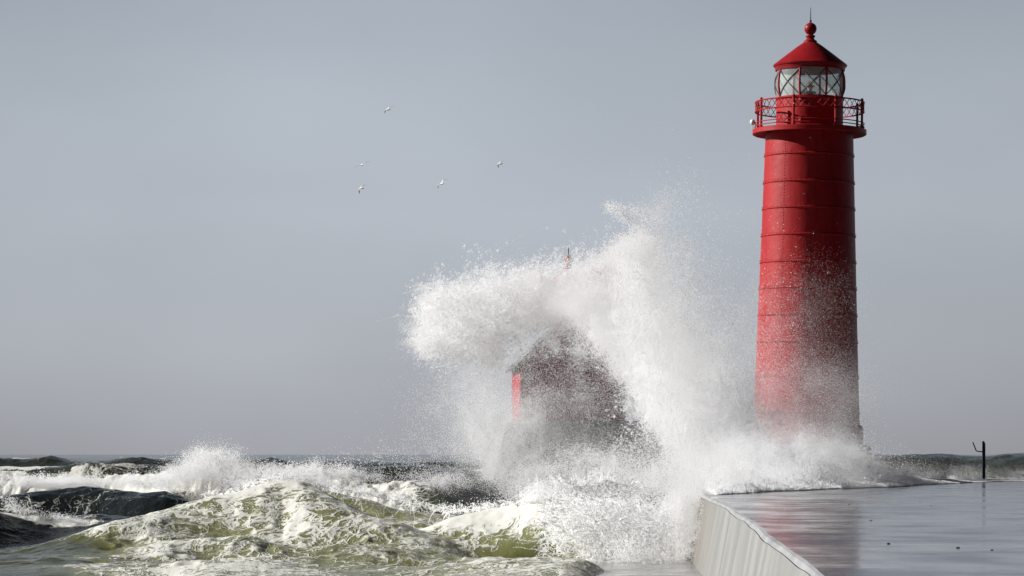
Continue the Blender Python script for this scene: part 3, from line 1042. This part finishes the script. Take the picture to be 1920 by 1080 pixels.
gull(678, 353, 250, 158, -30, (14, -16), (10, -26), 'lowest white gull on the left of the flock, one dark wing tip drooping')
gull(829, 344.5, 255, 138, -38, (22, -30), (26, -22), 'gull banking steeply with both dark wing tips spread, directly above the spray')
gull(938, 307, 250, 160, -26, (12, -16), (12, -16), 'white gull flying nearest to the lighthouse, apart from the other four')

# ------------------------------------------------------------------ spray: clouds of droplets
def gn_points():
    ng = bpy.data.node_groups.new('droplet_points', 'GeometryNodeTree')
    ng.interface.new_socket('Geometry', in_out='INPUT', socket_type='NodeSocketGeometry')
    ng.interface.new_socket('Geometry', in_out='OUTPUT', socket_type='NodeSocketGeometry')
    i = ng.nodes.new('NodeGroupInput'); o = ng.nodes.new('NodeGroupOutput')
    mp = ng.nodes.new('GeometryNodeMeshToPoints')
    na = ng.nodes.new('GeometryNodeInputNamedAttribute'); na.data_type = 'FLOAT'
    na.inputs['Name'].default_value = 'radius'
    sm = ng.nodes.new('GeometryNodeSetMaterial'); sm.inputs['Material'].default_value = M['spray']
    ng.links.new(i.outputs[0], mp.inputs['Mesh'])
    ng.links.new(na.outputs[0], mp.inputs['Radius'])
    ng.links.new(mp.outputs[0], sm.inputs['Geometry'])
    ng.links.new(sm.outputs[0], o.inputs[0])
    return ng
GN = gn_points()
def droplets(name, P, Rr, label, cat):
    me = bpy.data.meshes.new(name)
    me.vertices.add(len(P))
    me.vertices.foreach_set('co', P.astype(np.float32).ravel())
    a = me.attributes.new('radius', 'FLOAT', 'POINT')
    a.data.foreach_set('value', Rr.astype(np.float32))
    me.materials.append(M['spray'])
    me.update()
    o = bpy.data.objects.new(name, me)
    col.objects.link(o)
    md = o.modifiers.new('points', 'NODES')
    md.node_group = GN
    tag(o, label, cat, kind='stuff')
    return o

def cloud(poly, tau, r=(0.008, 0.02), depth=1.0, warp=0.5, clump=1.0, fr=1.2, soft=0.55, fleck=0, deep=3.5):
    """poly: (photo column, photo row, radius in photo pixels, distance); a tapering bundle of droplets along it, as thick as it is wide"""
    pts, rad = [], []
    for a in poly:
        pts.append(np.array(at(a[0], a[1], a[3]))); rad.append(a[2] * a[3] / FPX)
    segs = []
    if len(poly) == 1:
        segs = [(0, 0, math.pi * rad[0] ** 2)]
    else:
        for i in range(len(poly) - 1):
            dd = pts[i + 1] - pts[i]
            segs.append((i, i + 1, 2 * (rad[i] + rad[i + 1]) / 2 * max(math.hypot(dd[0], dd[2]), 0.3 * rad[i])))
    mr2 = (r[0] ** 2 + r[0] * r[1] + r[1] ** 2) / 3 * 0.75
    Ps, Rs = [], []
    for i, j, area in segs:
        n = int(tau * area / (math.pi * mr2) * (1 + 0.9 * clump))
        if fleck: n0 = max(n // fleck, 1)
        else: n0 = n
        t = rng.random(n0)[:, None]
        c = pts[i] * (1 - t) + pts[j] * t
        R = (rad[i] * (1 - t) + rad[j] * t)
        off = rng.normal(0, 1, (n0, 3)) * R * np.array([soft, soft * depth * DEEP, soft])
        off[:, 1] = np.clip(off[:, 1], -deep, deep)
        p = c + off
        q = p * (0.8 / np.maximum(R, 0.35))
        wv = np.stack([fbm(q[:, 0], q[:, 1], q[:, 2] + k * 17.0, 4, 0.62) for k in range(3)], 1)
        p = p + wv * R * warp
        if fleck:
            k = rng.integers(0, fleck * 2, n0)
            p = np.repeat(p, k, 0)
            e = rng.normal(0, 1, p.shape)
            p = p + e * (0.02 + 0.09 * rng.random((len(p), 1)) ** 2)
        if clump > 0:
            w = fbm(p[:, 0] * fr, p[:, 1] * fr, p[:, 2] * fr, 4, 0.6)
            keep = rng.random(len(p)) < np.clip(0.5 + clump * 1.3 * w, 0.02, 1)
            p = p[keep]
        rr = r[0] + (r[1] - r[0]) * rng.random(len(p)) ** 2.2
        Ps.append(p); Rs.append(rr)
    return np.concatenate(Ps), np.concatenate(Rs)

DEEP = 4.0                                     # the splash runs back along the pier wall, so it is deeper than it is wide
def ligaments(n, centre_fn, speed, r=(0.012, 0.03), spread=1.0):
    """thin ropes of water thrown up in short ballistic arcs"""
    Ps, Rs = [], []
    for _ in range(n):
        c = centre_fn()
        v = rng.normal(0, 1, 3) * speed * np.array([1, 1, 0.6]) + np.array([0, 0, speed * 0.9])
        k = int(rng.integers(10, 42))
        t = np.linspace(0, 0.12 + 0.22 * rng.random(), k)[:, None]
        p = c + v * t - np.array([0, 0, 4.9]) * t * t
        p = p + rng.normal(0, 0.006, p.shape) + 0.06 * np.stack([vn(p[:, 0] * 5, p[:, 1] * 5, p[:, 2] * 5 + 9 * q) for q in range(3)], 1)
        Ps.append(p)
        Rs.append(np.full(k, r[0] + (r[1] - r[0]) * rng.random() ** 2) * np.linspace(1, 0.5, k))
    return np.concatenate(Ps), np.concatenate(Rs)

def jets(edge, direction, n, length, Y, r=(0.004, 0.013)):
    """short tapering fingers of droplets flung outwards from an edge of the splash"""
    Ps, Rs = [], []
    e = [np.array(at(a, b, Y)) for a, b in edge]
    for _ in range(n):
        u = rng.random() * (len(e) - 1)
        i = int(u)
        c = e[i] + (e[i + 1] - e[i]) * (u - i) + np.array([0, rng.normal(0, 1.5), 0]) + rng.normal(0, .12, 3)
        d = np.array([direction[0], rng.normal(0, .3), direction[1]]) + rng.normal(0, .35, 3)
        ln = length * rng.random() ** 1.5 * 1.2 + 0.08
        k = int(rng.integers(60, 200))
        t = rng.random(k) ** 0.8
        p = c + d * (ln * t)[:, None] - np.array([0, 0, 0.25])[None] * (ln * t * t)[:, None]
        wob = 0.25 * ln
        p = p + wob * np.stack([vn(p[:, 0] * 2.2 + 5 * q, p[:, 1] * 2.2, p[:, 2] * 2.2 + 9 * q) for q in range(3)], 1) * t[:, None]
        p = p + rng.normal(0, 1, p.shape) * (0.035 + 0.03 * rng.random() + 0.09 * t[:, None] * rng.random())
        Ps.append(p)
        Rs.append((r[0] + (r[1] - r[0]) * rng.random(k) ** 2))
    return np.concatenate(Ps), np.concatenate(Rs)

def gather(lst):
    return np.concatenate([a for a, b in lst]), np.concatenate([b for a, b in lst])

MIST = (0.003, 0.005)
FINE = (0.003, 0.007)
MED = (0.004, 0.011)
BIG = (0.005, 0.016)
def main_spray():
    c = []
    Yc = 89.0
    # the standing column of water against the pier wall
    c.append(cloud([(1270, 1010, 38, 78), (1285, 945, 44, 79)], 4.0, MED, .5, 0.55, 0.6))
    c.append(cloud([(1290, 935, 46, 80), (1335, 875, 66, 97), (1320, 800, 74, 101), (1278, 725, 72, 102), (1232, 645, 60, 102), (1202, 565, 46, 102), (1192, 495, 32, 102), (1204, 450, 16, 102)], 3.2, MED, 1.0, 0.6, 0.8))
    c.append(cloud([(1335, 875, 80, 100), (1325, 800, 90, 102), (1285, 725, 85, 102), (1240, 645, 66, 102), (1205, 565, 50, 102), (1195, 510, 34, 102)], 0.6, MIST, 1.0, 0.55, 0.4))
    c.append(cloud([(1330, 860, 70, 98), (1315, 800, 78, 98), (1272, 725, 76, 98), (1228, 645, 64, 98), (1198, 565, 52, 98), (1188, 495, 38, 98), (1205, 450, 26, 98)], 1.3, BIG, .6, 1.1, 1.4, 2.6, fleck=22, deep=1.5))
    c.append(cloud([(1240, 800, 36, 100), (1225, 720, 36, 101), (1195, 640, 36, 101)], 1.8, BIG, 0.7, 0.9, 1.2, 2.4, fleck=14))
    c.append(cloud([(1310, 900, 56, 98), (1370, 850, 60, 102), (1405, 800, 50, 102)], 3.0, MED))
    c.append(cloud([(1330, 880, 60, 97), (1380, 840, 60, 100), (1410, 800, 46, 102)], 0.9, BIG, .6, 1.0, 1.3, 2.4, fleck=18, deep=1.5))
    c.append(cloud([(1185, 464, 24, 100), (1160, 468, 18, 100), (1140, 457, 9, 100)], 1.6, BIG, .6, 0.9, 1.2, 2.4, fleck=12))
    # arch thrown over the house to the left
    c.append(cloud([(1190, 510, 40, 121), (1130, 526, 44, 121), (1060, 570, 44, 121), (980, 568, 54, 121), (900, 595, 58, 121), (850, 605, 44, 121)], 1.7, MED, 1.0, 0.8, 1.2, 1.6, deep=4))
    c.append(cloud([(1170, 535, 50, 121), (1060, 572, 42, 121), (980, 575, 58, 121), (900, 600, 60, 121), (850, 610, 46, 121)], 0.3, MIST, 1.0, 0.7, 0.6, deep=4))
    c.append(cloud([(1190, 500, 48, 116), (1130, 528, 50, 116), (1060, 574, 46, 116), (980, 562, 62, 116), (900, 590, 66, 116), (840, 605, 50, 116)], 1.5, BIG, .6, 1.2, 1.5, 2.4, fleck=22, deep=1.6))
    c.append(cloud([(1175, 540, 48, 118), (1120, 552, 44, 118)], 1.6, MED, 1.0, 0.8, 1.0))
    c.append(cloud([(1175, 482, 22, 116), (1115, 503, 18, 116), (1065, 530, 14, 116), (1020, 518, 26, 116), (950, 538, 30, 116), (860, 553, 30, 116), (805, 560, 22, 116)], 1.0, BIG, .8, 1.2, 1.5, 2.0, fleck=16))
    c.append(cloud([(880, 634, 46, 116), (830, 642, 36, 116), (790, 640, 18, 116)], 2.0, BIG, .8, 1.0, 1.2, 2.2, fleck=14))
    c.append(cloud([(840, 560, 36, 116), (795, 548, 18, 116)], 1.1, BIG, .6, 1.2, 1.4, 2.2, fleck=14))
    c.append(cloud([(810, 600, 26, 116), (780, 585, 10, 116)], 1.0, BIG, .6, 1.2, 1.4, 2.2, fleck=14))
    c.append(cloud([(940, 635, 50, 118), (880, 665, 44, 118)], 1.2, MED, 1, 0.8, 1.0))
    # fingers of water flung off the edges
    c.append(jets([(1180, 490), (1130, 512), (1090, 520)], (-0.55, 0.7), 60, 0.4, 117))
    c.append(jets([(1030, 525), (1000, 530), (940, 555), (860, 568), (810, 575)], (-0.6, 0.6), 170, 0.5, 117))
    c.append(jets([(830, 560), (805, 590), (810, 620), (800, 640), (820, 660)], (-0.95, 0.1), 130, 0.75, 117))
    c.append(jets([(1185, 475), (1175, 465), (1200, 435)], (-0.9, 0.3), 60, 0.45, 117))
    c.append(jets([(1195, 600), (1180, 640), (1190, 700), (1225, 760), (1240, 820)], (-0.8, 0.4), 40, 0.6, 97))
    # top of the plume
    c.append(cloud([(1215, 450, 36, 101), (1230, 410, 34, 101), (1245, 380, 26, 101)], 0.6, MED, 1, 0.8, 0.9))
    c.append(cloud([(1138, 383, 7, 101), (1160, 398, 15, 101), (1200, 408, 22, 101)], 0.9, BIG, 1, 0.8, 1.2, 2.0, fleck=7))
    c.append(cloud([(1245, 395, 50, 100), (1290, 350, 40, 100)], 0.14, BIG, 1, 0.8, 0.8))
    # fine rain drifting to the right of the column
    c.append(cloud([(1240, 470, 56, 89), (1265, 560, 74, 89), (1300, 660, 86, 89), (1350, 750, 80, 89)], 0.55, MED, 1.0, 0.6, 0.8, 0.9))
    c.append(cloud([(1240, 480, 60, 89), (1275, 580, 80, 89), (1320, 680, 90, 89), (1370, 770, 80, 89)], 0.45, MIST, 1.0, 0.6, 0.3, 0.9))
    c.append(cloud([(1300, 480, 80, 89), (1340, 600, 100, 89), (1390, 720, 80, 89)], 0.14, BIG, 1.0, 0.7, 0.9, 0.8))
    c.append(cloud([(1330, 400, 120, 89), (1400, 620, 110, 89)], 0.018, BIG, 1.0, 0.7, 0.9, 0.8))
    # veil in front of the tower
    c.append(cloud([(1390, 830, 70, 106), (1480, 830, 80, 106), (1600, 840, 50, 106)], 1.4, MIST, 0.4, 0.25, 0.3, deep=1.2))
    c.append(cloud([(1400, 740, 90, 106), (1500, 730, 100, 106), (1600, 750, 60, 106)], 0.65, MIST, 0.4, 0.25, 0.2, deep=1.2))
    c.append(cloud([(1430, 600, 90, 106), (1540, 590, 90, 106)], 0.26, MIST, 0.4, 0.25, 0.2, deep=1.2))
    c.append(cloud([(1430, 780, 60, 106), (1490, 790, 60, 106), (1570, 820, 44, 106)], 0.05, BIG, 0.4, 0.25, 0.4, deep=1.2))
    c.append(cloud([(1430, 640, 90, 106), (1540, 600, 100, 106)], 0.035, MED, 0.4, 0.25, 0.1, deep=1.2))
    c.append(cloud([(1430, 640, 90, 106), (1540, 600, 110, 106)], 0.004, BIG, 0.4, 0.25, 0.2, deep=1.2))
    # foot of the tower
    c.append(cloud([(1370, 870, 52, 93), (1430, 862, 46, 93), (1510, 862, 40, 93), (1590, 868, 30, 93), (1640, 882, 16, 93)], 2.2, MED, .6, 0.6, 0.8, deep=1.5))
    c.append(cloud([(1370, 865, 60, 93), (1430, 855, 60, 93), (1510, 855, 56, 93), (1590, 860, 40, 93), (1650, 878, 24, 93)], 1.0, MIST, .6, 0.6, 0.3, deep=1.5))
    c.append(cloud([(1560, 850, 60, 93), (1680, 872, 34, 93)], 0.12, BIG, 1, 0.6, 0.9, deep=1.5))
    # thin curtain in front of the house
    c.append(cloud([(950, 690, 40, 125), (1000, 650, 40, 125), (1040, 620, 36, 125)], 0.55, MED, .5, 0.6, 0.8, 1.8))
    c.append(cloud([(1010, 700, 60, 125), (1080, 690, 70, 125), (1120, 760, 80, 125), (1140, 850, 80, 125)], 0.36, MED, .4, 0.6, 0.6, 1.6))
    c.append(cloud([(1060, 780, 80, 125), (1100, 840, 100, 125), (1120, 900, 100, 125)], 0.45, MIST, .4, 0.6, 0.3))
    c.append(cloud([(940, 760, 60, 125), (970, 830, 80, 125), (1000, 890, 80, 125)], 2.3, FINE, .5, 0.6, 0.4))
    c.append(cloud([(1060, 556, 36, 104), (1110, 580, 48, 104), (1150, 625, 46, 104), (1175, 690, 30, 104)], 2.4, MED, .8, 0.8, 0.8, 1.8, fleck=4))
    c.append(cloud([(1050, 560, 40, 104), (1110, 580, 50, 104), (1160, 640, 50, 104)], 0.8, MIST, .8, 0.8, 0.5))
    c.append(cloud([(1085, 580, 26, 125), (1130, 610, 30, 125), (1158, 660, 28, 125), (1160, 710, 18, 125)], 1.3, BIG, .5, 0.8, 1.2, 1.8, fleck=6))
    c.append(cloud([(1040, 655, 14, 125), (1075, 660, 14, 125), (1115, 665, 22, 125)], 0.9, BIG, .5, 0.9, 1.2, 1.8, fleck=6))
    c.append(cloud([(1190, 700, 30, 125), (1205, 780, 34, 125)], 1.2, MED, .5, 0.8, 0.8))
    c.append(cloud([(900, 700, 50, 125), (890, 760, 60, 125), (890, 830, 64, 125), (920, 880, 60, 125)], 0.7, FINE, .7, 0.6, 0.6))
    c.append(cloud([(900, 690, 60, 125), (885, 760, 60, 125), (890, 830, 64, 125), (920, 880, 60, 125)], 0.3, MED, .7, 0.6, 0.8))
    c.append(cloud([(850, 700, 60, 125), (830, 790, 70, 125), (800, 860, 70, 125), (700, 880, 50, 98)], 0.12, BIG, .7, 0.7, 0.9))
    # boiling water at the foot of the column
    c.append(cloud([(960, 905, 40, 92), (1060, 900, 60, 90), (1180, 900, 60, 87), (1260, 890, 50, 84)], 1.6, MED, 1, 0.7, 1.0))
    c.append(cloud([(1050, 950, 30, 80), (1120, 970, 44, 79), (1190, 985, 56, 78), (1250, 985, 50, 78)], 2.6, BIG, 1, 0.8, 1.0, 2.0, fleck=5))
    c.append(cloud([(1110, 1035, 34, 77), (1180, 1045, 34, 76), (1250, 1045, 26, 76)], 2.6, BIG, 1, 0.8, 1.0, 2.0, fleck=5))
    c.append(cloud([(1280, 925, 26, 78), (1280, 1000, 26, 76), (1272, 1050, 20, 75)], 2.2, MED, 1, 0.6, 0.5))
    c.append(cloud([(1310, 930, 24, 75), (1295, 1010, 20, 74)], 0.5, MED, 1, 0.6, 0.8))
    c.append(cloud([(1330, 940, 50, 72), (1420, 950, 60, 70)], 0.02, BIG, 1, 0.6, 0.8))
    def cf():
        q = rng.random()
        px = 1020 + 240 * rng.random()
        py = 930 + 110 * rng.random() ** 0.8 + 0.1 * (px - 1020)
        return np.array(at(px, min(py, 1060), 79.5 - 2.5 * rng.random()))
    c.append(ligaments(1100, cf, 1.5))
    def cf2():
        return np.array(at(1000 + 200 * rng.random(), 905 + 40 * rng.random(), 84))
    c.append(ligaments(500, cf2, 1.6))
    def ropes(line, Y):                        # strings of water all over the front of the arch and the column
        def f():
            u = rng.random() * (len(line) - 1)
            i = int(u)
            a, b = line[i], line[i + 1]
            rr = a[2]
            return np.array(at(a[0] + (b[0] - a[0]) * (u - i) + rng.normal(0, rr), a[1] + (b[1] - a[1]) * (u - i) + rng.normal(0, rr), Y + rng.normal(0, .8)))
        return f
    c.append(ligaments(650, ropes([(1190, 500, 24), (1120, 520, 28), (1000, 560, 32), (900, 590, 32), (850, 608, 22), (820, 605, 10)], 114), 2.2, (0.008, 0.020)))
    c.append(ligaments(500, ropes([(1200, 450, 18), (1190, 520, 28), (1220, 640, 36), (1270, 740, 42), (1330, 840, 46), (1400, 850, 40)], 97), 2.2, (0.008, 0.020)))
    P, Rr = gather(c)
    print('main spray', len(P))
    droplets('wave_spray', P, Rr, 'towering burst of white spray where the wave hits the pier in front of the house', 'spray')
main_spray()

def breaker_spray():
    c = []
    c.append(cloud([(300, 905, 16, 104), (345, 888, 26, 104), (385, 872, 30, 104), (440, 878, 28, 104), (470, 898, 22, 104)], 3.0, MED, 1, 0.7, 0.8))
    c.append(cloud([(350, 862, 16, 104), (400, 850, 12, 104), (440, 858, 16, 104)], 0.7, BIG, 1, 0.9, 1.1, 2.0, fleck=6))
    c.append(cloud([(430, 905, 26, 96), (490, 890, 16, 92), (520, 882, 12, 88)], 1.6, BIG, 1, 0.8, 1.1, 2.0, fleck=6))
    c.append(cloud([(520, 892, 14, 107), (600, 888, 18, 107), (680, 897, 14, 107)], 2.4, MED, 1, 0.9, 1.1, 1.8))
    c.append(cloud([(700, 898, 14, 107), (790, 902, 14, 107), (880, 904, 18, 107)], 0.8, MED, 1, 0.7, 1.0))
    c.append(cloud([(600, 868, 16, 110), (700, 860, 22, 110), (800, 870, 26, 108)], 0.08, BIG, 1, 0.8, 1.0))
    c.append(cloud([(0, 905, 11, 103.5), (100, 906, 10, 103.5), (200, 904, 10, 103.5), (300, 900, 12, 103.5)], 2.6, MED, 1, 0.6, 1.0))
    c.append(cloud([(-20, 930, 10, 92), (40, 948, 6, 91)], 0.4, BIG, 1, 0.8, 1.1, fleck=5))
    c.append(cloud([(0, 950, 5, 90.3), (60, 960, 5, 90.3), (110, 970, 5, 90.3), (165, 983, 3, 90.3)], 2.0, MED, 1, 0.6, 1.0, fleck=4))
    c.append(cloud([(0, 897, 9, 104), (100, 898, 8, 104), (200, 897, 8, 104), (300, 893, 10, 104)], 0.8, BIG, .6, 1.1, 1.3, 2.4, fleck=12))
    c.append(cloud([(500, 888, 10, 109), (580, 878, 12, 109), (660, 884, 9, 109)], 0.9, BIG, .6, 1.1, 1.3, 2.4, fleck=12))
    # spatter along the crest of the near wave
    ctr = [(440, 922), (495, 895), (530, 888), (570, 897), (640, 915), (700, 924), (780, 942), (840, 955), (900, 950), (960, 938), (1020, 926), (1060, 943)]
    yc = lambda px: float(np.interp(px, [0, 300, 530, 830, 1020, 1250], [80, 83, 87, 84, 81, 79]))
    c.append(cloud([(a, b, 5 + 4 * random.random(), yc(a)) for a, b in ctr], 0.8, BIG, 1, 0.9, 1.2, 2.2, fleck=6))
    c.append(cloud([(985, 925, 14, 81), (1030, 920, 14, 81), (1065, 935, 10, 81)], 1.8, BIG, 1, 0.8, 1.0, 2.0, fleck=6))
    def cf():
        px = 380 + 680 * rng.random()
        return np.array(at(px, float(np.interp(px, [a for a, b in ctr], [b for a, b in ctr])) + 6, yc(px)))
    c.append(ligaments(420, cf, 0.9, (0.010, 0.022)))
    P, Rr = gather(c)
    print('breaker spray', len(P))
    droplets('breaker_spray', P, Rr, 'white spray torn from the crests of the breaking waves on the left', 'spray')
breaker_spray()

def deck_foam():
    # sheet of broken water running over the deck: front line from the pier edge back to the right
    line = [(5.3, 77.6), (8.6, 87), (12.9, 98), (15.8, 107), (18.5, 114), (21, 117)]
    hgt = [0.62, 0.56, 0.34, 0.14, 0.05, 0.03]
    wid = [9.0, 8.0, 6.0, 4.5, 3.5, 3.0]
    Ps, Rs = [], []
    for i in range(len(line) - 1):
        a, b = np.array(line[i]), np.array(line[i + 1])
        n = (90000, 80000, 50000, 22000, 5000)[i]
        t = rng.random(n)
        d = rng.random(n) ** 1.3
        h = hgt[i] * (1 - t) + hgt[i + 1] * t
        w = wid[i] * (1 - t) + wid[i + 1] * t
        x = a[0] * (1 - t) + b[0] * t
        y = a[1] * (1 - t) + b[1] * t
        y = y + 0.9 * vn(x * .7, y * .3, 0 * x) + w * d
        # lumpy top: swells behind the front
        top = h * (0.06 + 1.0 * np.clip(d * 1.3, 0, 1)) * (0.9 + 0.55 * fbm(x * 1.1, y * .5, 0 * x + 2, 4, .6))
        if i == 0: top = top * (0.25 + 0.75 * sstep(0, 0.5, t + .2 * vn(y * .9, x, 0 * x)))
        z = DECK + np.clip(top, 0.02, None) * (1 - rng.random(n) ** 1.6 * 0.9) + 0.10 * h * np.abs(rng.normal(0, 1, n)) * (rng.random(n) < .25)
        Ps.append(np.stack([x, y, z], 1))
        Rs.append(0.008 + 0.014 * rng.random(n) ** 2)
    P, Rr = np.concatenate(Ps), np.concatenate(Rs)
    droplets('deck_foam', P, Rr, 'white foam sheet washing over the pier deck below the lighthouse', 'foam')
    c = []
    c.append(cloud([(1500, 885, 14, 101), (1600, 885, 12, 104), (1690, 893, 8, 106)], 0.7, BIG, 1, 0.8, 1.1, 2.0, fleck=6))
    c.append(cloud([(1780, 897, 4, 118), (1850, 899, 3, 119), (1930, 900, 3, 119)], 0.5, BIG, 1, 0.6, 1.1, 1.0, fleck=6))
    c.append(cloud([(1640, 880, 30, 103), (1760, 890, 20, 106)], 0.05, BIG, 1, 0.6, 1.0))
    c.append(cloud([(1640, 880, 30, 126), (1760, 890, 22, 128), (1940, 895, 18, 128)], 0.3, MIST, 0.5, 0.5, 0.4))
    c.append(cloud([(1330, 905, 22, 80), (1400, 895, 24, 84), (1500, 890, 22, 90), (1600, 890, 18, 95), (1690, 895, 10, 99)], 0.9, MED, .8, 0.9, 1.1, 1.8))
    c.append(cloud([(1640, 892, 14, 98), (1740, 897, 8, 108), (1840, 899, 4, 116)], 0.8, MED, .8, 0.9, 1.0, 1.6))
    c.append(cloud([(1340, 900, 30, 80), (1430, 885, 34, 85), (1540, 880, 32, 91), (1640, 884, 22, 95)], 0.7, BIG, .8, 1.0, 1.3, 2.2, fleck=14))
    P, Rr = gather(c)
    P[:, 2] = np.maximum(P[:, 2], DECK + 0.02)
    droplets('foam_spatter', P, Rr, 'spatter of droplets hopping above the foam on the pier deck', 'spray')
deck_foam()
